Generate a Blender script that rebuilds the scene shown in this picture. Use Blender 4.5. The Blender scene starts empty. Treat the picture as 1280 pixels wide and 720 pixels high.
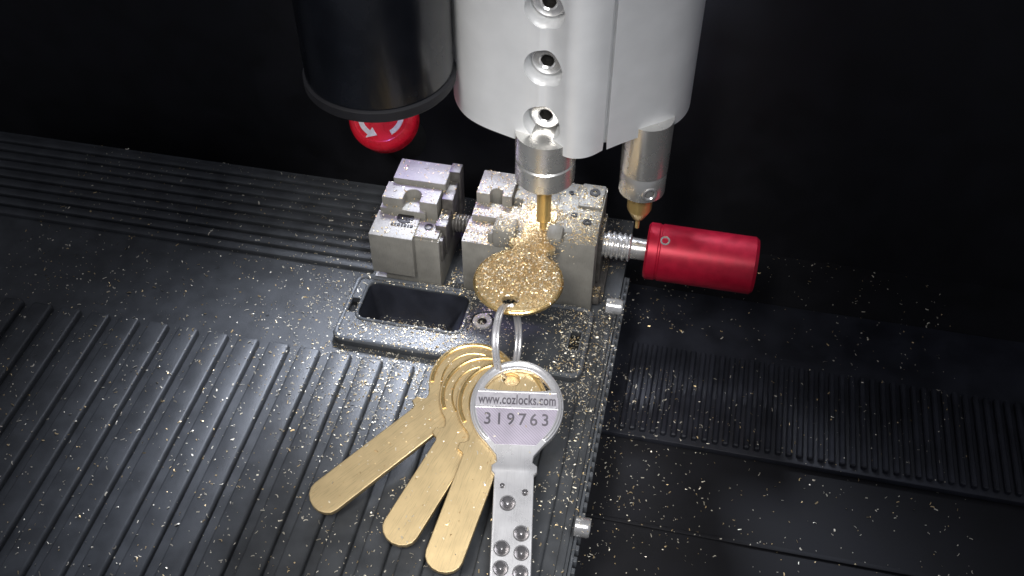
import bpy, bmesh, math, random
from mathutils import Vector, Matrix
random.seed(7)
S = bpy.context.scene; COL = S.collection
R = math.radians
# ---------------------------------------------------------------- camera model (1 unit = 1 cm)
A, PT, F, D = R(12), R(46.3), 1300.0, 34.0
sa, ca, sp, cp = math.sin(A), math.cos(A), math.sin(PT), math.cos(PT)
fw = Vector((-sa*cp, ca*cp, -sp)); rt = Vector((ca, sa, 0)); up = Vector((-sa*sp, ca*sp, cp))
CAM = -fw*D
def ray(px, py): return fw + rt*((px-640)/F) + up*((360-py)/F)
def P(px, py, z=0.0):
    r = ray(px, py); return CAM + r*((z-CAM.z)/r.z)
def PPl(px, py, p0, n):
    r = ray(px, py); return CAM + r*((p0-CAM).dot(n)/r.dot(n))
def zat(q, py):
    w = Vector((q.x, q.y, 0))-CAM; v = (360-py)/F
    return (v*w.dot(fw)-w.dot(up))/(cp+v*sp)
cam = bpy.data.cameras.new('camera'); co = bpy.data.objects.new('camera', cam); COL.objects.link(co)
cam.lens = 36*F/1280; cam.sensor_width = 36; cam.clip_start = .1; cam.clip_end = 500
co.matrix_world = Matrix(((rt.x, up.x, -fw.x, CAM.x), (rt.y, up.y, -fw.y, CAM.y), (rt.z, up.z, -fw.z, CAM.z), (0, 0, 0, 1)))
S.camera = co
S.view_settings.view_transform = 'Standard'; S.view_settings.look = 'None'; S.view_settings.exposure = 0
# ---------------------------------------------------------------- materials
def mat(name, col, metal=0., rough=.5, var=.15, vscale=3., bump=0., bscale=20., col2=None, coat=0., stretch=None, rvar=.1, scratch=0.):
    m = bpy.data.materials.new(name); m.use_nodes = True; nt = m.node_tree; b = nt.nodes['Principled BSDF']
    b.inputs['Metallic'].default_value = metal
    b.inputs['Coat Weight'].default_value = coat
    tc = nt.nodes.new('ShaderNodeTexCoord'); mp = nt.nodes.new('ShaderNodeMapping')
    nt.links.new(tc.outputs['Object'], mp.inputs[0])
    if stretch: mp.inputs['Scale'].default_value = stretch
    n = nt.nodes.new('ShaderNodeTexNoise'); n.inputs['Scale'].default_value = vscale; n.inputs['Detail'].default_value = 6
    nt.links.new(mp.outputs[0], n.inputs['Vector'])
    cr = nt.nodes.new('ShaderNodeValToRGB'); nt.links.new(n.outputs['Fac'], cr.inputs[0])
    c2 = col2 or tuple(min(1, c*(1+var)) for c in col); c1 = tuple(c*(1-var) for c in col)
    cr.color_ramp.elements[0].position = .35; cr.color_ramp.elements[1].position = .65
    cr.color_ramp.elements[0].color = (*c1, 1); cr.color_ramp.elements[1].color = (*c2, 1)
    out = cr.outputs[0]
    if scratch:
        mp2 = nt.nodes.new('ShaderNodeMapping'); mp2.inputs['Rotation'].default_value = (0, 0, .5); mp2.inputs['Scale'].default_value = (30, 1.6, 4)
        nt.links.new(tc.outputs['Object'], mp2.inputs[0])
        n3 = nt.nodes.new('ShaderNodeTexNoise'); n3.inputs['Scale'].default_value = 1.5; n3.inputs['Detail'].default_value = 5; nt.links.new(mp2.outputs[0], n3.inputs['Vector'])
        c3 = nt.nodes.new('ShaderNodeValToRGB'); c3.color_ramp.elements[0].position = .30; c3.color_ramp.elements[1].position = .48
        c3.color_ramp.elements[0].color = (1-scratch, 1-scratch, 1-scratch, 1); c3.color_ramp.elements[1].color = (1, 1, 1, 1); nt.links.new(n3.outputs['Fac'], c3.inputs[0])
        mx = nt.nodes.new('ShaderNodeMixRGB'); mx.blend_type = 'MULTIPLY'; mx.inputs[0].default_value = 1; nt.links.new(out, mx.inputs[1]); nt.links.new(c3.outputs[0], mx.inputs[2]); out = mx.outputs[0]
    nt.links.new(out, b.inputs['Base Color'])
    mr = nt.nodes.new('ShaderNodeMapRange'); nt.links.new(n.outputs['Fac'], mr.inputs[0])
    mr.inputs[3].default_value = max(.02, rough-rvar); mr.inputs[4].default_value = rough+rvar
    nt.links.new(mr.outputs[0], b.inputs['Roughness'])
    if bump:
        n2 = nt.nodes.new('ShaderNodeTexNoise'); n2.inputs['Scale'].default_value = bscale; n2.inputs['Detail'].default_value = 4
        nt.links.new(mp.outputs[0], n2.inputs['Vector'])
        bp = nt.nodes.new('ShaderNodeBump'); bp.inputs['Strength'].default_value = bump; bp.inputs['Distance'].default_value = .03
        nt.links.new(n2.outputs['Fac'], bp.inputs['Height']); nt.links.new(bp.outputs[0], b.inputs['Normal'])
    return m
M = {}
M['deck'] = mat('black_plastic', (.066, .070, .076), 0, .44, .2, 1.5, .18, 60)
M['deck2'] = mat('dark_plate', (.052, .056, .063), 0, .40, .2, 1.5, .15, 60)
M['rim'] = mat('glossy_plate_edge', (.11, .117, .128), 0, .25, .1, 2, coat=.4)
M['bed'] = mat('bed_black', (.007, .007, .010), 0, .7, .3, 1, .2, 50)
M['bed2'] = mat('ribbed_black', (.026, .028, .038), 0, .45, .3, 1, .2, 50)
M['hole'] = mat('shade_and_stem_black', (.003, .003, .003), 0, .8)  # near-black for shade painted in the slots and the stem's own black
M['gloss'] = mat('gloss_black', (.005, .006, .009), 0, .26, .2, 1, coat=.15)
M['steel'] = mat('machined_steel', (.275, .262, .232), .12, .54, .10, 2.0, .10, 80, scratch=.15)
M['steeld'] = mat('worn_steel', (.13, .12, .11), .4, .45, .3, 4, .2, 60)
M['alu'] = mat('satin_aluminium', (.85, .855, .86), .32, .38, .03, 1.2, .06, 120)
M['chrome'] = mat('turned_steel', (.74, .73, .70), .8, .27, .03, 1.5)
M['bolt'] = mat('bolt_steel', (.76, .75, .74), .75, .22, .1, 4)
M['gold'] = mat('brass_blank', (.72, .55, .30), .72, .38, .05, 1.5, .08, 90, rvar=.05, scratch=.22)
M['gold2'] = mat('brass_edge', (.86, .62, .27), .9, .28, .06, 4)
M['tin'] = mat('polished_brass', (.66, .47, .18), .6, .33, .06, 3)
M['nickel'] = mat('nickel_silver', (.80, .79, .80), .70, .28, .03, 2, .04, 70, rvar=.05, scratch=.12)
M['frost'] = mat('frosted_band', (.56, .54, .58), .5, .42, .06, 8)
M['ink'] = mat('engraving', (.022, .020, .018), .2, .6)
M['stamp'] = mat('stamped_grey', (.20, .185, .21), .6, .35)
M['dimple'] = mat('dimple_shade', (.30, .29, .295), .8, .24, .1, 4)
M['red'] = mat('red_anodised', (.50, .008, .036), .3, .38, .12, 3, .05, 40, coat=.1)
M['redp'] = mat('red_plastic', (.85, .012, .035), 0, .28, .05, 3, coat=.3)
M['white'] = mat('white_print', (.85, .80, .82), 0, .5)
M['chipg'] = mat('brass_swarf', (.80, .60, .32), .6, .36, .25, 9)
M['chips'] = mat('pale_swarf', (.86, .79, .64), .4, .38, .15, 9)
def hatch():
    m = mat('hatched_panel', (.58, .52, .62), .6, .36, .05, 3); nt = m.node_tree; b = nt.nodes['Principled BSDF']
    tc = nt.nodes.new('ShaderNodeTexCoord'); w = nt.nodes.new('ShaderNodeTexWave'); w.wave_type = 'BANDS'; w.bands_direction = 'DIAGONAL'
    w.inputs['Scale'].default_value = 7.5; w.inputs['Distortion'].default_value = .6; nt.links.new(tc.outputs['Object'], w.inputs['Vector'])
    bp = nt.nodes.new('ShaderNodeBump'); bp.inputs['Strength'].default_value = .28; bp.inputs['Distance'].default_value = .010
    nt.links.new(w.outputs['Fac'], bp.inputs['Height']); nt.links.new(bp.outputs[0], b.inputs['Normal'])
    return m
M['hatch'] = hatch()
# ---------------------------------------------------------------- mesh helpers
def box(bm, x0, x1, y0, y1, z0, z1, b=.03, seg=2, Mx=None):
    r = bmesh.ops.create_cube(bm, size=1); vs = r['verts']
    for v in vs: v.co = Vector(((x0+x1)/2+v.co.x*(x1-x0), (y0+y1)/2+v.co.y*(y1-y0), (z0+z1)/2+v.co.z*(z1-z0)))
    if Mx: bmesh.ops.transform(bm, matrix=Mx, verts=vs)
    if b: bmesh.ops.bevel(bm, geom=list({e for v in vs for e in v.link_edges}), offset=b, segments=seg, affect='EDGES', profile=.5)
def prism(bm, pts, z0, z1, b=0, Mx=None, which='all'):
    vs = [bm.verts.new((p[0], p[1], z0)) for p in pts]; f = bm.faces.new(vs); f.normal_update()
    r = bmesh.ops.extrude_face_region(bm, geom=[f]); nv = [g for g in r['geom'] if isinstance(g, bmesh.types.BMVert)]
    for v in nv: v.co.z = z1
    allv = vs+nv
    if b:
        es = {e for v in allv for e in v.link_edges}
        if which == 'bottom': es = {e for e in es if e.verts[0].co.z == z0 and e.verts[1].co.z == z0}
        if which == 'top': es = {e for e in es if e.verts[0].co.z == z1 and e.verts[1].co.z == z1}
        if which == 'caps': es = {e for e in es if e.verts[0].co.z == e.verts[1].co.z}
        before = set(bm.verts)-set(allv)
        bmesh.ops.bevel(bm, geom=list(es), offset=b, segments=2, affect='EDGES', profile=.5)
        allv = [v for v in bm.verts if v not in before]
    if Mx: bmesh.ops.transform(bm, matrix=Mx, verts=allv)
def lathe(bm, prof, Mx, seg=48, cap=True):
    rings = []
    for r, z in prof:
        rings.append([bm.verts.new(Mx @ Vector((r*math.cos(2*math.pi*i/seg), r*math.sin(2*math.pi*i/seg), z))) for i in range(seg)])
    for a, b in zip(rings, rings[1:]):
        for i in range(seg): bm.faces.new((a[i], a[(i+1) % seg], b[(i+1) % seg], b[i]))
    if cap: bm.faces.new(rings[0][::-1]); bm.faces.new(rings[-1])
def tube(bm, pts, r, seg=10, closed=False):
    rings = []; n = len(pts)
    prevn = None
    for i, p in enumerate(pts):
        a = pts[max(i-1, 0)]; b = pts[min(i+1, n-1)]; t = (b-a).normalized()
        if prevn is None: nn = t.orthogonal().normalized()
        else: nn = (prevn - t*prevn.dot(t)).normalized()
        prevn = nn; bn = t.cross(nn)
        rings.append([bm.verts.new(p+nn*(r*math.cos(2*math.pi*k/seg))+bn*(r*math.sin(2*math.pi*k/seg))) for k in range(seg)])
    for a, b in zip(rings, rings[1:]):
        for k in range(seg): bm.faces.new((a[k], a[(k+1) % seg], b[(k+1) % seg], b[k]))
    bm.faces.new(rings[0][::-1]); bm.faces.new(rings[-1])
def obj(name, src, m, parent=None, local=False, smooth=True):
    if isinstance(src, bmesh.types.BMesh):
        bmesh.ops.recalc_face_normals(src, faces=src.faces[:]); me = bpy.data.meshes.new(name); src.to_mesh(me); src.free()
    else: me = src; me.name = name
    me.materials.clear(); me.materials.append(m)
    if smooth:
        b = bmesh.new(); b.from_mesh(me)
        for f in b.faces: f.smooth = True
        for e in b.edges:
            if len(e.link_faces) == 2 and e.calc_face_angle(0) > .6: e.smooth = False
        b.to_mesh(me); b.free()
    o = bpy.data.objects.new(name, me); COL.objects.link(o)
    if parent:
        o.parent = parent
        if not local:
            bpy.context.view_layer.update(); o.matrix_parent_inverse = parent.matrix_world.inverted()
    return o
def tag(o, label=None, cat=None, group=None, kind=None):
    if label: o['label'] = label
    if cat: o['category'] = cat
    if group: o['group'] = group
    if kind: o['kind'] = kind
    return o
def thing(name, label, cat, mw, group=None):
    o = bpy.data.objects.new(name, None); COL.objects.link(o); o.empty_display_size = .3
    o.matrix_world = mw if isinstance(mw, Matrix) else Matrix.Translation(mw)
    bpy.context.view_layer.update()
    return tag(o, label, cat, group)
def baked(o):
    bpy.context.view_layer.update(); dg = bpy.context.evaluated_depsgraph_get()
    me = bpy.data.meshes.new_from_object(o.evaluated_get(dg)); return me
def curve_plate(outer, holes, th, bev=.02):
    cu = bpy.data.curves.new('c', 'CURVE'); cu.dimensions = '2D'; cu.fill_mode = 'BOTH'; cu.extrude = th/2-bev; cu.bevel_depth = bev; cu.bevel_resolution = 2; cu.offset = -bev
    for L in [outer]+holes:
        s = cu.splines.new('POLY'); s.points.add(len(L)-1); s.use_cyclic_u = True
        for p, q in zip(s.points, L): p.co = (q[0], q[1], 0, 1)
    o = bpy.data.objects.new('c', cu); COL.objects.link(o); me = baked(o); bpy.data.objects.remove(o)
    return me
def text_mesh(body, w, th=.006, h=None, off=.012, sp_=1.12):
    cu = bpy.data.curves.new('t', 'FONT'); cu.body = body; cu.align_x = 'CENTER'; cu.align_y = 'CENTER'; cu.extrude = th; cu.size = 1; cu.offset = off; cu.space_character = sp_
    o = bpy.data.objects.new('t', cu); COL.objects.link(o); me = baked(o); bpy.data.objects.remove(o)
    xs = [v.co.x for v in me.vertices]; s = w/(max(xs)-min(xs)); cx = (max(xs)+min(xs))/2
    ys = [v.co.y for v in me.vertices]; cy = (max(ys)+min(ys))/2; sy = s if h is None else h/(max(ys)-min(ys))
    for v in me.vertices: v.co = Vector(((v.co.x-cx)*s, (v.co.y-cy)*sy, v.co.z))
    return me
def cut(o, bm, mw=None):
    me = bpy.data.meshes.new('k'); bmesh.ops.recalc_face_normals(bm, faces=bm.faces[:]); bm.to_mesh(me); bm.free()
    k = bpy.data.objects.new('k', me); COL.objects.link(k)
    if mw: k.matrix_world = mw
    md = o.modifiers.new('b', 'BOOLEAN'); md.operation = 'DIFFERENCE'; md.object = k; md.solver = 'EXACT'
    nm = baked(o); o.modifiers.clear(); o.data = nm; bpy.data.objects.remove(k)
    b = bmesh.new(); b.from_mesh(nm)
    for e in b.edges:
        if len(e.link_faces) == 2: e.smooth = e.calc_face_angle(0) < .6
    for f in b.faces: f.smooth = True
    b.to_mesh(nm); b.free()
def rrect(x0, x1, y0, y1, r, n=6):
    L = []
    for cx, cy, a0 in ((x1-r, y1-r, 0), (x0+r, y1-r, 90), (x0+r, y0+r, 180), (x1-r, y0+r, 270)):
        for i in range(n+1):
            a = R(a0+90*i/n); L.append((cx+r*math.cos(a), cy+r*math.sin(a)))
    return L
def chaikin(L, k=2):
    for _ in range(k):
        N = [L[0]]
        for a, b in zip(L, L[1:]): N += [a*.75+b*.25, a*.25+b*.75]
        N.append(L[-1]); L = N
    return L
def axisM(loc, z):
    z = Vector(z).normalized(); q = z.to_track_quat('Z', 'Y'); return Matrix.Translation(loc) @ q.to_matrix().to_4x4()
def circ(cx, cy, r, n=24, ry=None): return [(cx+r*math.cos(2*math.pi*i/n), cy+(ry or r)*math.sin(2*math.pi*i/n)) for i in range(n)]
def hexscrew(name, loc, ax, r, h, m, parent, hr=None):
    Mx = axisM(loc, ax); hr = hr or r*.48; bm = bmesh.new(); seg = 30
    lathe(bm, [(r*.98, -h), (r, -h+.02), (r, -.05*1), (r*.9, 0), (hr*1.25, 0), (hr, -.04)], Mx, seg, cap=False)
    o = obj(name, bm, m, parent); b2 = bmesh.new()
    lathe(b2, [(hr*1.02, -.03), (hr*.95, -h*.7), (.001, -h*.75)], Mx, 6, cap=False)
    obj('hex_socket', b2, M['ink'], o, smooth=False); return o
# ---------------------------------------------------------------- the setting
VY = P(660, 379).y; VX0 = P(580, 366).x; XD = P(742, 540).x
plx0, plx1 = P(433, 380, .1).x, P(736, 430, .1).x; ply0, ply1 = P(600, 457, .1).y, VY-.04
bx0, bx1, by0, by1 = P(451, 388, .1).x, P(583, 392, .1).x, P(520, 411, .1).y, P(520, 364, .1).y
YB = P(450, 228).y; XL = -22; YF = -16
hx0, hx1, hy0, hy1 = bx0-.1, bx1+.1, by0-.1, by1+.1
bm = bmesh.new()
box(bm, XL, XD, YF, hy0, -.8, 0, 0); box(bm, XL, XD, hy1, YB, -.8, 0, 0); box(bm, XL, hx0, hy0, hy1, -.8, 0, 0); box(bm, hx1, XD, hy0, hy1, -.8, 0, 0)
x = XD-1.0
while x > XL+1:
    box(bm, x-.34, x+.34, YF+.3, ply0-.45, -.05, .22, .09, 3); x -= 1.0
y = VY+.45; lx = P(470, 345).x
while y < YB-.2:
    box(bm, XL+1, lx-.12, y-.16, y+.16, -.05, .14, .05); y += .46
box(bm, XD-.30, XD-.08, YF+.3, VY-.1, -.05, .09, .04)
tag(obj('machine_deck', bm, M['deck']), kind='structure')
bm = bmesh.new(); box(bm, XL, XD-.25, YF, YB-.1, -4.2, -1.35, .03)
tag(obj('deck_skirt', bm, M['bed']), kind='structure')
ZB = -3.0
bm = bmesh.new(); box(bm, -70, 60, YF-4, 30, ZB-1, ZB, 0)
sx = P(768, 520, ZB).x; sy = P(800, 552, ZB).y; sy2 = P(800, 440, ZB).y
box(bm, sx-.9, 26, P(800, 655, ZB).y-.1, P(800, 655, ZB).y+.05, ZB-.1, ZB+.07, .02)
tag(obj('lower_bed', bm, M['bed']), kind='structure')
bm = bmesh.new(); box(bm, sx-.6, 40, sy, sy2+3, ZB+.004, ZB+.24, .05)
for i in range(60):
    xx = sx+.3+i*.33; box(bm, xx-.09, xx+.09, sy+.2, sy2+.1, ZB+.1, ZB+.42, .04, 1)
tag(obj('ribbed_panel', bm, M['bed2']), kind='structure')
bm = bmesh.new(); box(bm, XD+.005, XD+.10, YF, VY+2, -.62, -.18, .02); y = YF
while y < VY+1.9:
    box(bm, XD+.08, XD+.2, y, y+.17, -.55, -.25, .03); y += .34
tag(obj('toothed_rail', bm, M['rim']), 'black toothed strip running along the right side edge of the deck', 'rail')
def side_bolt(px, py, label, r):
    c = PPl(px, py, Vector((XD+.34, 0, 0)), Vector((1, 0, 0)))
    t = thing('cap_bolt', label, 'bolt', c, 'bolts in the deck side')
    hexscrew('bolt_head', c+Vector((.08, 0, 0)), (1, 0, 0), r, .4, M['bolt'], t)
side_bolt(734, 660, 'silver socket head bolt low on the deck side, right of the silver key blade', .27)
side_bolt(774, 384, 'small silver bolt on the deck side just below the steel clamp corner', .2)
# ---------------------------------------------------------------- tool tray
tr = thing('tool_tray', 'black plastic plate with rounded recess and slots in front of the steel clamp', 'tray', Vector(((plx0+plx1)/2, (ply0+ply1)/2, 0)))
sc = P(603, 404, .1); sl = P(718, 429, .1); s2 = P(443, 384, .1)
th = .22
me = curve_plate(rrect(plx0, plx1, ply0, ply1, .36), [rrect(bx0, bx1, by0, by1, .28), rrect(sl.x-.15, sl.x+.15, sl.y-.38, sl.y+.38, .05), rrect(s2.x-.12, s2.x+.12, s2.y-.3, s2.y+.3, .05), circ(sc.x, sc.y, .37)], th)
for v in me.vertices: v.co.z += .005+th/2
obj('plate', me, M['deck2'], tr)
for q, w_, h_ in ((sl, .15, .38), (s2, .12, .3)):
    bm = bmesh.new(); box(bm, q.x-w_+.005, q.x+w_-.005, q.y-h_+.005, q.y+h_-.005, .001, .02, 0)
    obj('slot_shade', bm, M['hole'], tr)  # dark sheet on the slot floor, shade put into its colour
bm = bmesh.new()
t = [(p[0], p[1], .18) for p in rrect(bx0+.02, bx1-.02, by0+.02, by1-.02, .27)]; m1 = [(p[0], p[1], -1.1) for p in rrect(bx0+.25, bx1-.75, by0+.2, by1-.2, .2)]
a = [bm.verts.new(p) for p in t]; b = [bm.verts.new(p) for p in m1]
for i in range(len(a)): bm.faces.new((a[i], a[(i+1) % len(a)], b[(i+1) % len(a)], b[i]))
bm.faces.new(b); obj('recess', bm, M['bed2'], tr)
def rimstrip(bm, L, w, z): tube(bm, [Vector((p[0], p[1], z)) for p in L+L[:1]], w, 10)
bm = bmesh.new(); rimstrip(bm, rrect(plx0+.09, plx1-.09, ply0+.09, ply1-.09, .30), .08, .22); obj('raised_rim', bm, M['rim'], tr)
bm = bmesh.new(); rimstrip(bm, rrect(bx0-.06, bx1+.06, by0-.06, by1+.06, .3), .06, .22); obj('recess_rim', bm, M['rim'], tr)
bm = bmesh.new(); rimstrip(bm, rrect(sl.x-.19, sl.x+.19, sl.y-.42, sl.y+.42, .08), .03, .225); obj('slot_rim', bm, M['rim'], tr)
hexscrew('socket_screw', Vector((sc.x, sc.y, .23)), (0, 0, 1), .33, .2, M['bolt'], tr, .14)
# ---------------------------------------------------------------- clamp
cl = thing('key_clamp', 'grey machined steel vise with stepped jaws, threaded screw and red knob', 'vise', Vector((VX0+2, VY+1.3, 0)))
def vb(bm, u0, u1, v0, v1, z0, z1, b=.025): box(bm, VX0+u0, VX0+u1, VY+v0, VY+v1, z0, z1, b)
bm = bmesh.new()
W = 4.15
vb(bm, .02, W-.02, .42, 2.75, .01, 2.28)
pts = [(VX0, 0), (VX0+.9, 0), (VX0+.9, .25)]
for i in range(13):
    an = math.pi-math.pi*i/12; pts.append((VX0+1.95+1.05*math.cos(an), .9+1.15*math.sin(an)*1.0))
pts += [(VX0+3.0, 0), (VX0+W, 0), (VX0+W, 2.92), (VX0+3.2, 2.92), (VX0+3.12, 2.84), (VX0+2.85, 2.84), (VX0+2.7, 2.7), (VX0+1.7, 2.7), (VX0+1.25, 2.34), (VX0, 2.34)]
prism(bm, pts, 0, .45, .025, Matrix.Translation((0, VY+.45, .012)) @ Matrix.Rotation(R(90), 4, 'X'), 'caps')
vb(bm, .005, 1.62, .43, 1.02, 2.2, 2.37); vb(bm, .10, 1.64, .98, 1.66, 2.2, 2.60, .03)
tx0, tx1, ty0, ty1 = VX0+.12, VX0+1.25, VY+1.60, VY+2.73
ncx = VX0+.75
pts = [(tx0, ty0), (ncx-.2, ty0)]+[(ncx+.2*math.cos(math.pi-math.pi*i/10), ty0+.12+.2*math.sin(math.pi-math.pi*i/10)) for i in range(11)]+[(ncx+.2, ty0), (tx1, ty0), (tx1, ty1), (tx0, ty1)]
prism(bm, pts, 2.2, 3.0, .03, None, 'caps')
vb(bm, 1.2, 1.66, 1.9, 2.71, 2.2, 2.72)
vb(bm, 1.6, 2.8, .4, 2.73, 2.2, 2.76)
vb(bm, 2.74, W-.01, .44, 2.74, 2.2, 2.935, .03)
vb(bm, 3.35, W-.06, 1.62, 2.70, 2.9, 3.03, .03)
obj('jaw_block', bm, M['steel'], cl)
bm = bmesh.new(); vb(bm, .98, 1.70, -.04, .62, 2.3, 3.06, .10); vb(bm, .8, 1.3, .1, .5, 2.3, 2.75, .05); obj('jaw_finger', bm, M['steel'], cl)
bm = bmesh.new(); vb(bm, 2.60, 3.12, -.04, .6, 2.4, 3.08, .10); obj('jaw_finger', bm, M['steel'], cl)
bm = bmesh.new(); vb(bm, W-.02, W+.12, .9, 2.1, .5, 2.4, .03); vb(bm, W-.02, W+.22, .2, .7, .2, .55, .03); vb(bm, -.1, W+.3, .5, 2.9, .005, .2, .03); obj('side_plate', bm, M['steeld'], cl)
rx = VX0+W; rod = PPl(782, 309, Vector((0, VY+1.35, 0)), Vector((0, 1, 0))); rz = rod.z; ry = VY+1.35
for (u, v, r, z) in ((3.78, 2.3, .17, 3.035), (3.05, 2.25, .09, 2.94), (3.75, 1.0, .14, 2.94), (3.3, 1.25, .10, 2.94)):
    bm = bmesh.new(); lathe(bm, [(r, -.02), (r, .03), (r*.4, .03), (r*.4, -.02)], Matrix.Translation((VX0+u, VY+v, z)), 20, False); obj('round_mark', bm, M['ink'], cl)
lu0 = P(484, 352).x-VX0; lu1 = P(552, 363).x-VX0; lm = P(523, 358).x-VX0
bm = bmesh.new()
vb(bm, lu0, lu1, 0, 2.6, .01, 2.12); vb(bm, lu0-.36, lm, -.22, .95, .62, 2.28, .04)
vb(bm, lm-.3, lu1-.05, .05, .8, 2.0, 2.22)
vb(bm, lu0-.28, lm+.15, .85, 1.5, 1.9, 2.48, .03)
nx0, nx1, ny0, ny1 = VX0+lu0-.22, VX0+lu1-.28, VY+.98, VY+1.75
ncx = (nx0+nx1)/2+.05
pts = [(nx0, ny0), (ncx-.28, ny0)]+[(ncx+.28*math.cos(math.pi-math.pi*i/10), ny0+.27+.28*math.sin(math.pi-math.pi*i/10)) for i in range(11)]+[(ncx+.28, ny0), (nx1, ny0), (nx1, ny1), (nx0, ny1)]
prism(bm, pts, 2.0, 2.82, .025, None, 'caps')
vb(bm, lu0-.05, lu1-.18, 1.72, 2.72, 2.0, 3.02, .04)
obj('outer_jaw', bm, M['steel'], cl)
bm = bmesh.new()
for k, (v0, v1, zt) in enumerate(((.1, .42, 2.1), (.46, .8, 2.4), (.84, 1.3, 2.35), (1.34, 1.8, 2.75), (1.84, 2.3, 2.7), (2.34, 2.8, 3.05))):
    vb(bm, lu1-.22, lu1+.1+.04*(k % 2), v0, v1, 1.2, zt, .03)
obj('gripping_lip', bm, M['steeld'], cl)
bm = bmesh.new(); vb(bm, lu0-.42, lu0+.1, -.05, .9, .005, .16, .02); obj('foot', bm, M['alu'], cl)
for (px, py, r) in ((507, 272, .27), (536, 284, .14)):
    zz = 2.285 if r > .2 else 2.225
    q = P(px, py, zz); bm = bmesh.new(); lathe(bm, [(r, -.02), (r, .02), (r*.58, .02), (r*.58, -.02)], Matrix.Translation((q.x, q.y, zz)), 24, False)
    if r > .2:
        for k in range(4): box(bm, q.x-.16+.02*(k % 2), q.x+.16-.03*(k % 2), q.y-.10+k*.06, q.y-.065+k*.06, zz-.01, zz+.02, 0)
    obj('round_mark', bm, M['ink'], cl)
    if r > .2:
        bm = bmesh.new()
        wx = [.08, .06, .09, .06, .08, .05, .09]; xx = q.x-.38
        for w_ in wx: box(bm, xx, xx+w_, q.y-.42, q.y-.31, zz-.01, zz+.02, 0); xx += w_+.035
        obj('engraved_lettering', bm, M['ink'], cl)
def threaded(x0, x1, r, pitch):
    bm = bmesh.new(); prof = []; xx = x0
    while xx < x1: prof += [(r*.80, xx), (r, xx+pitch*.35), (r, xx+pitch*.6), (r*.80, xx+pitch*.95)]; xx += pitch
    lathe(bm, prof, Matrix.Translation((0, ry, rz)) @ Matrix.Rotation(R(90), 4, 'Y'), 32); return bm
obj('threaded_rod', threaded(VX0+lu1-.1, VX0+.1, .3, .11), M['steeld'], cl)
kx = PPl(807, 312, Vector((0, ry-.5, 0)), Vector((0, 1, 0))).x
obj('threaded_rod', threaded(rx, rx+.92, .44, .17), M['bolt'], cl)
bm = bmesh.new(); lathe(bm, [(.34, rx+.7), (.34, kx+.2)], Matrix.Translation((0, ry, rz)) @ Matrix.Rotation(R(90), 4, 'Y'), 28); obj('plain_shaft', bm, M['chrome'], cl)
KM = Matrix.Translation((kx, ry, rz)) @ Matrix.Rotation(R(90), 4, 'Y')
bm = bmesh.new(); lathe(bm, [(.38, 0), (.82, 0), (.90, .07), (.90, .35), (.87, .38), (.87, .42), (.90, .45), (.90, 3.3), (.82, 3.4), (.2, 3.4)], KM, 56)
kn = obj('knob', bm, M['red'], cl)
bm = bmesh.new(); kq = Vector((kx+.55, ry-.35, rz+.84)); lathe(bm, [(.15, -.1), (.15, .02), (.1, .02), (.07, -.08), (.001, -.1)], axisM(kq, (0, -.4, 1)), 20, False); obj('set_screw', bm, M['bolt'], kn)
# ---------------------------------------------------------------- spindle head
cx = P(679, 288, 3.0); ZH = zat(cx, 174); ZT = 12.5
sh = thing('spindle_head', 'silver aluminium spindle housing holding a golden cutter above the clamped key', 'spindle', Vector((cx.x, cx.y, 3.0)))
Lf = [P(*q, ZH) for q in ((600, 78), (572, 92), (566, 112), (570, 130), (582, 146), (602, 158), (628, 168), (650, 176), (668, 180))]
Lm = [P(*q, ZH) for q in ((672, 181), (684, 181), (697, 190), (706, 197), (722, 199), (738, 196), (753, 188))]
Lr = [P(*q, ZH) for q in ((758, 187), (780, 178), (810, 168), (836, 160), (852, 150), (862, 136), (864, 118), (858, 98), (845, 80))]
outl = chaikin(Lf)+chaikin(Lm)+[P(754.5, 178, ZH), P(758, 178, ZH)]+chaikin(Lr)
bm = bmesh.new(); prism(bm, [(p.x, p.y) for p in outl], ZH, ZT, .06, None, 'bottom')
ho = obj('housing', bm, M['alu'], sh)
fa, fb = P(652, 176, ZH), P(698, 190, ZH); fn = (fb-fa).cross(Vector((0, 0, 1))).normalized()
kb = bmesh.new(); scr = []; sax = Vector((-.06, -1, 0)).normalized()
for (px, py) in ((681, 14), (679, 88), (677, 156)):
    q = PPl(px, py, fa, fn); scr.append(q)
    lathe(kb, [(.55, -.80), (.55, 2)], axisM(q, sax), 40)
cut(ho, kb)
for q in scr: hexscrew('socket_screw', q-sax*.42, sax, .43, .34, M['bolt'], ho, .18)
z1 = zat(cx, 224)
bm = bmesh.new(); T = Matrix.Translation((cx.x, cx.y, 0))
lathe(bm, [(.28, z1-.26), (.40, z1-.24), (.42, z1-.12), (.54, z1-.10), (.56, z1+.02), (.78, z1+.06), (.86, z1+.16), (.86, z1+.8), (.82, z1+.84), (.82, z1+.9), (.86, z1+.94), (.86, ZH+.3)], T, 56); obj('cutter_collet', bm, M['chrome'], sh)
bm = bmesh.new(); lathe(bm, [(.02, 3.02), (.09, 3.08), (.10, 3.35), (.21, 3.48), (.23, z1-.1)], T, 24)
obj('cutting_bit', bm, M['tin'], sh)
TY = cx.y+1.25
tp = PPl(796, 285, Vector((0, TY, 0)), Vector((0, 1, 0))); T2 = Matrix.Translation((tp.x, tp.y, 0)); zt = tp.z
zs = zat(tp, 238); zc = zat(tp, 262)
bm = bmesh.new(); lathe(bm, [(.3, zs), (.55, zs), (.69, zs+.1), (.69, zs+.85), (.67, zs+.88), (.67, zs+.92), (.70, zs+.95), (.70, ZH+.3)], T2, 56); sv = obj('tracer_sleeve', bm, M['chrome'], sh)
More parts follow.
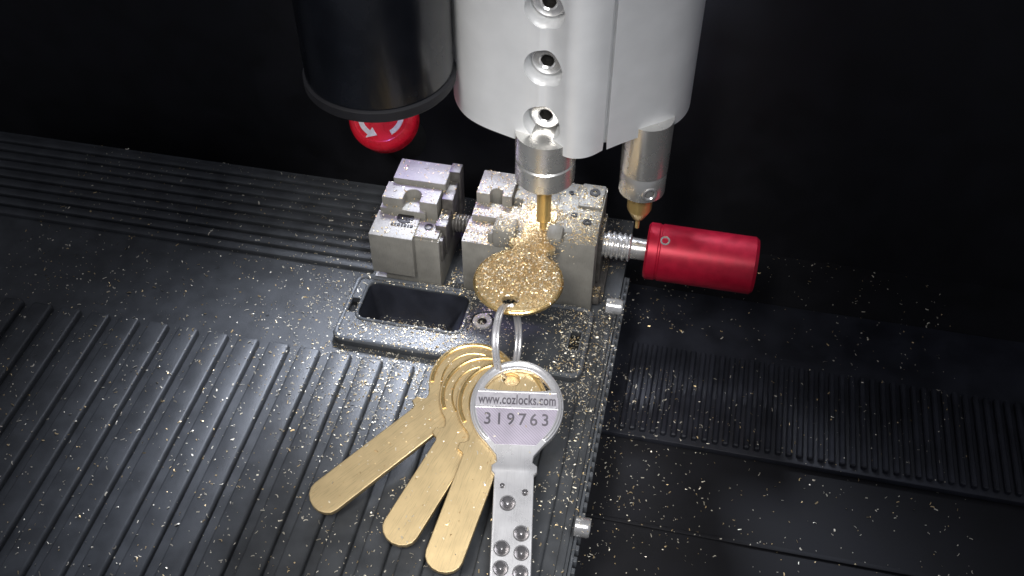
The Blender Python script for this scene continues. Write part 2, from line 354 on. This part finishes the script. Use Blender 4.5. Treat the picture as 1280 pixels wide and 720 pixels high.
d = Vector((.45, -1, 0)).normalized(); hexscrew('set_screw', Vector((tp.x, tp.y, zs+.42))+d*.73, d, .24, .2, M['bolt'], sv, .13)
bm = bmesh.new(); lathe(bm, [(.02, zt), (.065, zt+.04), (.07, zt+.36), (.18, zt+.46), (.36, zc+.06), (.38, zc+.12), (.38, zs+.05)], T2, 32); obj('tracer_tip', bm, M['tin'], sh)
# ---------------------------------------------------------------- dark cover and stop button
mc = P(476, 98, 7.6)
mt = thing('motor_cover', 'glossy black round cover hanging left of the silver housing', 'cover', Vector((mc.x, mc.y, 7.6)))
T3 = Matrix.Translation((mc.x, mc.y, 0))
bm = bmesh.new(); lathe(bm, [(1.7, 7.62), (2.05, 7.62), (2.12, 7.7), (2.12, 7.95), (2.04, 8.0)], T3, 72); obj('rim', bm, M['bed'], mt)
bm = bmesh.new(); lathe(bm, [(2.02, 7.9), (2.06, 8.1), (2.06, ZT)], T3, 72); obj('shell', bm, M['gloss'], mt)
ec = P(479, 146, 3.2); n_ = Vector((0, -.62, .78)); EM = axisM(ec, n_)
es = thing('stop_button', 'red round emergency stop button with white arrows under the black cover', 'button', ec-n_*1.2)
bm = bmesh.new(); lathe(bm, [(1.14, -.5), (1.18, -.02), (1.16, .12), (1.06, .24), (.95, .30), (.90, .27), (.3, .30), (.02, .30)], EM, 56); rb = obj('button_cap', bm, M['redp'], es)
rr = lambda a, r: (r*math.cos(a), r*math.sin(a))
for k in range(3):
    bm = bmesh.new()
    a0 = R(-172+k*120); n = 10; sweep = R(58)
    pts = [rr(a0+sweep*i/n, .80) for i in range(n+1)]+[rr(a0+sweep, .92), rr(a0+sweep+R(24), .72), rr(a0+sweep, .52)]+[rr(a0+sweep*i/n, .64) for i in range(n, -1, -1)]
    prism(bm, pts, .27, .33, 0, EM)
    obj('rotation_arrow', bm, M['white'], rb, smooth=False)
bm = bmesh.new(); lathe(bm, [(.8, -3.2), (.8, -.4)], EM, 32); obj('button_stem', bm, M['hole'], es)
wy = max(ec.y+2.6, YB+1.5)
bm = bmesh.new(); box(bm, -70, 60, wy, wy+1, -4.5, 9, 0); tag(obj('rear_panel', bm, M['bed']), kind='structure')
# ---------------------------------------------------------------- keys
def blank_outline(R_, bw, L):
    pts = []
    a_end = math.asin(.62/R_); n = 40
    for i in range(n+1):
        a = -math.pi/2+a_end+(2*math.pi-2*a_end)*i/n; pts.append((R_*math.cos(a), R_*math.sin(a)))
    y0 = pts[-1][1]
    left = [(-.54, y0-.10), (-.50, y0-.22), (-.58, y0-.30), (-.70, y0-.36), (-.70, y0-.54), (-.54, y0-.60), (-bw/2, y0-.66), (-bw/2, -L+bw*.42)]
    pts += left
    for i in range(1, 8):
        a = math.pi+math.pi*i/8; pts.append((bw/2*math.cos(a), -L+bw*.42+bw*.42*math.sin(a)))
    pts += [(-p[0], p[1]) for p in left[::-1]]
    return pts
def keymat(H, Tp, n):
    y = (H-Tp); y = (y-n*y.dot(n)).normalized(); x = y.cross(n).normalized()
    return Matrix(((x.x, y.x, n.x, H.x), (x.y, y.y, n.y, H.y), (x.z, y.z, n.z, H.z), (0, 0, 0, 1)))
def blank(mw, label, Rk=1.26, hole=.74, L=5.9, group=None, ridge=True, bw=1.0):
    t = thing('key_blank', label, 'key', mw, group)
    me = curve_plate(blank_outline(Rk, bw, L), [circ(0, hole, .24, 24, .2)], .2, .025)
    obj('body', me, M['gold'], t, local=True)
    if ridge:
        bm = bmesh.new(); r0 = Rk-.10
        tube(bm, [Vector((r0*math.cos(a), r0*math.sin(a), .098)) for a in [R(-48)+R(276)*i/60 for i in range(61)]], .055, 8)
        obj('rim_ridge', bm, M['gold2'], t, local=True)
        bm = bmesh.new(); r1 = Rk-.36
        tube(bm, [Vector((r1*math.cos(a), r1*math.sin(a), .094)) for a in [R(115)+R(125)*i/40 for i in range(41)]], .03, 8)
        obj('inner_ridge', bm, M['gold2'], t, local=True)
    return t
PH = R(14); hd = Vector((-sa, ca, 0)); kn_ = Vector((0, 0, 1))*math.cos(PH)-hd*math.sin(PH); k0 = P(600, 720, .10)
def KP(px, py, off): return PPl(px, py, k0+kn_*off, kn_)
for (h, t_, off, lab) in (((592, 480), (428, 606), .12, 'plain brass key blank fanned furthest left, blade leaving toward the left'),
                        ((606, 497), (490, 680), .34, 'plain brass key blank fanned in the middle between two other brass blanks'),
                        ((628, 505), (548, 716), .56, 'plain brass key blank lying directly beneath the silver key')):
    H = KP(*h, off); T_ = KP(*t_, off); L = (H-T_).length
    if off < .2: L = 5.5
    blank(keymat(H, T_, kn_), lab, L=L, group=None)
H = KP(646, 509, .80); T_ = KP(636, 765, .80)
sk = thing('dimple_key', 'silver dimple key with stamped number and lettered head lying on the brass blanks', 'key', keymat(H, T_, kn_))
Rx, Ry = 1.27, 1.36
o = []
for i in range(49):
    a = R(-52)+R(284)*i/48; o.append((Rx*math.cos(a), Ry*math.sin(a)))
o += [(-.50, -1.42), (-.47, -1.60), (-.60, -1.70), (-.60, -1.86), (-.52, -1.95), (-.52, -6.0), (-.3, -6.3), (.3, -6.3), (.52, -6.0), (.52, -1.95), (.60, -1.86), (.60, -1.70), (.47, -1.60), (.50, -1.42)]
hs = []
for i in range(21):
    a = R(27)+R(126)*i/20; hs.append((1.02*math.cos(a), 1.10*math.sin(a)))
hs += [(-.8, .47), (-.45, .44), (.45, .44), (.8, .47)]
me = curve_plate(o, [hs], .22, .03); kb_ = obj('body', me, M['nickel'], sk, local=True)
kb = bmesh.new(); DM = ((-.14, -2.72, .21), (.30, -2.42, .10), (-.30, -2.26, .08), (.24, -3.5, .21), (-.24, -3.90, .21), (.26, -4.00, .20), (-.25, -4.40, .20), (.25, -4.50, .20), (-.05, -5.0, .19))
for (x_, y_, r_) in DM: lathe(kb, [(.02, .11-r_*.75), (r_*.5, .11-r_*.6), (r_*1.1, .125)], Matrix.Translation((x_, y_, 0)), 24)
cut(kb_, kb, sk.matrix_world.copy())
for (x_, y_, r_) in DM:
    bm = bmesh.new(); lathe(bm, [(r_*.02, .114-r_*.68), (r_*.40, .114-r_*.58), (r_*.88, .104)], Matrix.Translation((x_, y_, 0)), 24, False)  # darker liner in each dimple, recess shade painted as grey
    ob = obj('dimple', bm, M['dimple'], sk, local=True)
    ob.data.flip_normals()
def seg_poly(y0, y1, rx, ry, n=14):
    L = []; a0 = math.asin(max(-1, y0/ry)); a1 = math.asin(min(1, y1/ry))
    for i in range(n+1): a = a0+(a1-a0)*i/n; L.append((rx*math.cos(a), ry*math.sin(a)))
    for i in range(n+1): a = a1+(a0-a1)*i/n; L.append((-rx*math.cos(a), ry*math.sin(a)))
    return L
bm = bmesh.new(); tube(bm, [Vector((1.175*math.cos(a), 1.265*math.sin(a), .105)) for a in [R(-50)+R(280)*i/70 for i in range(71)]], .055, 8); obj('raised_rim', bm, M['nickel'], sk, local=True)
bm = bmesh.new(); L2 = [(.55, -1.12)]+seg_poly(-.86, -.09, 1.1, 1.2)+[(-.55, -1.12)]
prism(bm, L2, .10, .118, .006, None, 'top'); obj('hatched_panel', bm, M['hatch'], sk, local=True)
bm = bmesh.new(); prism(bm, seg_poly(-.02, .37, 1.12, 1.25), .10, .118, .005, None, 'top'); obj('lettered_band', bm, M['frost'], sk, local=True)
for (y_0, y_1) in ((-.075, -.035), (.385, .42)):
    bm = bmesh.new(); prism(bm, seg_poly(y_0, y_1, 1.12, 1.25), .10, .14, .005, None, 'top'); obj('rule_line', bm, M['nickel'], sk, local=True)
me = text_mesh('www.cozlocks.com', 2.10, .018, .29, .014, 1.05)
for v in me.vertices: v.co += Vector((0, .165, .118))
obj('web_address', me, M['stamp'], sk, local=True, smooth=False)
me = text_mesh('319763', 1.72, .014, .35, .012, 1.4)
for v in me.vertices: v.co += Vector((0, -.40, .118))
obj('stamped_number', me, M['stamp'], sk, local=True, smooth=False)
kd = Vector((math.sin(R(4)), math.cos(R(4)), 0)); hc = P(648, 352, 2.9)
ck = blank(keymat(hc, hc+kd, Vector((0, 0, 1))), 'brass key clamped flat in the vise, head covered in shavings', Rk=1.24, hole=.86, L=3.3, ridge=False, bw=.86)
bm = bmesh.new(); tube(bm, [Vector((1.235*math.cos(a), 1.235*math.sin(a), 0)) for a in [R(-58)+R(296)*i/60 for i in range(61)]], .085, 10); obj('rounded_edge', bm, M['gold2'], ck, local=True)
A_ = hc-kd*(.86+.22)+Vector((0, 0, .11)); B_ = KP(633, 466, .5)-kn_*.35
mid = (A_+B_)/2; e1 = (A_-B_).normalized(); rr_ = (A_-B_).length/2
e2 = (fw*1.0+rt*.30); e2 = (e2-e1*e2.dot(e1)).normalized(); e3 = e1.cross(e2)
rg = thing('key_ring', 'silver split ring joining the clamped brass key to the hanging keys', 'ring', mid)
bm = bmesh.new(); pts = []
N = 130
for i in range(N+1):
    a = 2*math.pi*2.0*i/N; pts.append(mid+e1*(rr_*math.cos(a))+e2*(rr_*math.sin(a))+e3*((i/N-.5)*.22))
tube(bm, pts, .055, 10); obj('coil', bm, M['nickel'], rg)
# ---------------------------------------------------------------- shavings
bpy.context.view_layer.update(); dg = bpy.context.evaluated_depsgraph_get()
def root(o):
    while o.parent: o = o.parent
    return o
buckets = {}
def chip(key, p, n, s):
    L = buckets.setdefault(key, ([], [], [])); V, Fc, Mi = L
    t = Vector((random.gauss(0, 1), random.gauss(0, 1), random.gauss(0, .25))); t = (t-n*t.dot(n)*.8).normalized()
    nn = (n+Vector((random.gauss(0, .5), random.gauss(0, .5), 0))).normalized(); w = t.cross(nn).normalized()
    ln = s*random.choice((.3, .35, .45, .6, .8, 1.2)); wd = s*random.uniform(.18, .38); cv = random.uniform(-.3, .5)*ln; lift = random.uniform(0, .3)*ln
    b = len(V); k = 3
    for i in range(k+1):
        u = i/k-.5; c = p+t*(u*ln)+w*(cv*(u*u*4-.5)*.6)+n*(.012+lift*(.25-u*u)*2)
        V.append(c-w*wd/2); V.append(c+w*wd/2+n*wd*.3)
    mi = 0 if random.random() < (.75 if key in ('clamped', 'clamp') else .3) else 1
    for i in range(k): q = b+2*i; Fc.append((q, q+1, q+3, q+2)); Mi.append(mi)
skip = {'spindle_head', 'motor_cover', 'key_ring', 'stop_button'}
def drop(x, y, s, zt=6.4, only=None):
    hit, loc, nor, idx, ob, mx = S.ray_cast(dg, Vector((x, y, zt)), Vector((0, 0, -1)))
    if not hit: return
    r = root(ob).name
    if any(r.startswith(k) for k in skip) or ob.name.startswith(('knob', 'engraved', 'round_mark')): return
    if abs(nor.z) < .5: return
    if r.startswith('dimple') and random.random() > .04: return
    if r.startswith('key_blank') and loc.z < 2.6 and random.random() > .22: return
    key = 'clamp' if r.startswith('key_clamp') else 'clamped' if r.startswith('key_blank') and loc.z > 2.6 else 'keys' if r.startswith(('key_blank', 'dimple')) else 'tray' if r.startswith('tool_tray') else 'bed' if r.startswith(('lower', 'ribbed')) else 'deck'
    if only and key not in only: return
    if key in ('bed',) and random.random() > .45: return
    if key == 'clamp' and x < VX0 and random.random() > .45: return
    chip(key, loc, nor if nor.z > 0 else -nor, s*random.uniform(.6, 1.3))
for i in range(7500): drop(random.uniform(-17, 15), random.uniform(-13, 9), .09)
for i in range(14000): drop(random.gauss(cx.x-1.2, 3.0), random.gauss(cx.y-1.8, 3.6), .078)
for i in range(6500): drop(random.gauss(cx.x+.1, 1.5), random.gauss(cx.y+.1, .95), .06, only=('clamp', 'clamped'))
for i in range(1700):
    y_ = random.uniform(ply0-.8, VY)
    drop(random.gauss(cx.x-.3, 2.4), y_, .06, 2.72, only=('tray', 'deck'))
for i in range(3300):
    a = random.uniform(0, 2*math.pi); r = 1.18*math.sqrt(random.random()); x_ = hc.x+r*math.cos(a); y_ = hc.y+r*math.sin(a)
    if (Vector((x_, y_, 0))-Vector((hc.x, hc.y, 0))).dot(kd) < -.62 and random.random() < .8: continue
    chip('clamped', Vector((x_, y_, 3.0+.10*random.random()*max(0, 1-r/1.3))), Vector((0, 0, 1)), random.choice((.05, .06, .10)))
for i in range(3600):
    u = random.uniform(.7, 3.6); w_ = random.gauss(0, .38); q = hc+kd*u+Vector((kd.y, -kd.x, 0))*w_
    zt_ = 3.0 if u < 3.25 else 2.80
    chip('clamped', Vector((q.x, q.y, zt_+.22*random.random()*math.exp(-(w_/.3)**2))), Vector((0, 0, 1)), .07)
labs = {'clamp': ('brass shavings scattered over the steel vise tops', 'swarf_on_clamp'), 'clamped': ('dense pile of golden shavings heaped on the clamped key', 'swarf_pile'),
        'keys': ('few stray shavings lying on the hanging keys', 'swarf_on_keys'), 'tray': ('fine shavings sprinkled across the black recessed tray', 'swarf_on_tray'),
        'bed': ('sparse shavings on the dark lower bed at right', 'swarf_on_bed'), 'deck': ('curly brass shavings strewn over the ribbed black deck', 'swarf_on_deck')}
for k, (V, Fc, Mi) in buckets.items():
    me = bpy.data.meshes.new(labs[k][1]); me.from_pydata([tuple(v) for v in V], [], Fc)
    me.materials.append(M['chipg']); me.materials.append(M['chips']); me.polygons.foreach_set('material_index', Mi)
    ob = bpy.data.objects.new(labs[k][1], me); COL.objects.link(ob); tag(ob, labs[k][0], 'metal shavings', None, 'stuff')
# ---------------------------------------------------------------- light
wd = bpy.data.worlds.new('World'); S.world = wd; wd.use_nodes = True
wd.node_tree.nodes['Background'].inputs[0].default_value = (.84, .87, 1, 1); wd.node_tree.nodes['Background'].inputs[1].default_value = .16
def lamp(kind, name, loc, tgt, e, col, size=1, size_y=None, **kw):
    l = bpy.data.lights.new(name, kind); l.energy = e; l.color = col; o = bpy.data.objects.new(name, l); COL.objects.link(o)
    z = (Vector(loc)-Vector(tgt)).normalized(); x = rt-z*rt.dot(z); x.normalize(); y = z.cross(x)
    o.matrix_world = Matrix(((x.x, y.x, z.x, loc[0]), (x.y, y.y, z.y, loc[1]), (x.z, y.z, z.z, loc[2]), (0, 0, 0, 1)))
    if kind == 'AREA':
        l.shape = 'RECTANGLE'; l.size = size; l.size_y = size_y or size; l.spread = kw.get('spread', math.pi)
    if kind == 'SPOT':
        l.spot_size = kw['cone']; l.spot_blend = kw.get('blend', .4); l.shadow_soft_size = size; s = kw.get('sx', 1); o.scale = (s, 1, 1)
    return o
lamp('SPOT', 'centre_key_spot', (-4, -24, 33), (.2, -2.2, 1), 43000, (1, .975, .935), 6, cone=R(46), blend=.35, sx=.35)  # unseen key light, cone squeezed sideways so both sides stay dark
lamp('SPOT', 'added_fill_spot', (9, -20, 26), (.2, -3.5, 0), 21000, (.95, .97, 1), 4, cone=R(54), blend=.5, sx=.36)  # unseen fill added to lift the highlights in the centre
lamp('AREA', 'deck_sheen_fill', (-4.5, 22, 25), (-.2, -2, 0), 3000, (.80, .86, 1), 6.5, 12, spread=R(40))  # unseen area light added at the mirror angle for a sheen on the deck
lamp('SPOT', 'violet_tint_fill', (-14, 8, 18), (-2.4, 1.2, 2.5), 19000, (.42, .28, 1), 1.5, cone=R(12), blend=.8)  # unseen light added for the violet tint on the left jaw
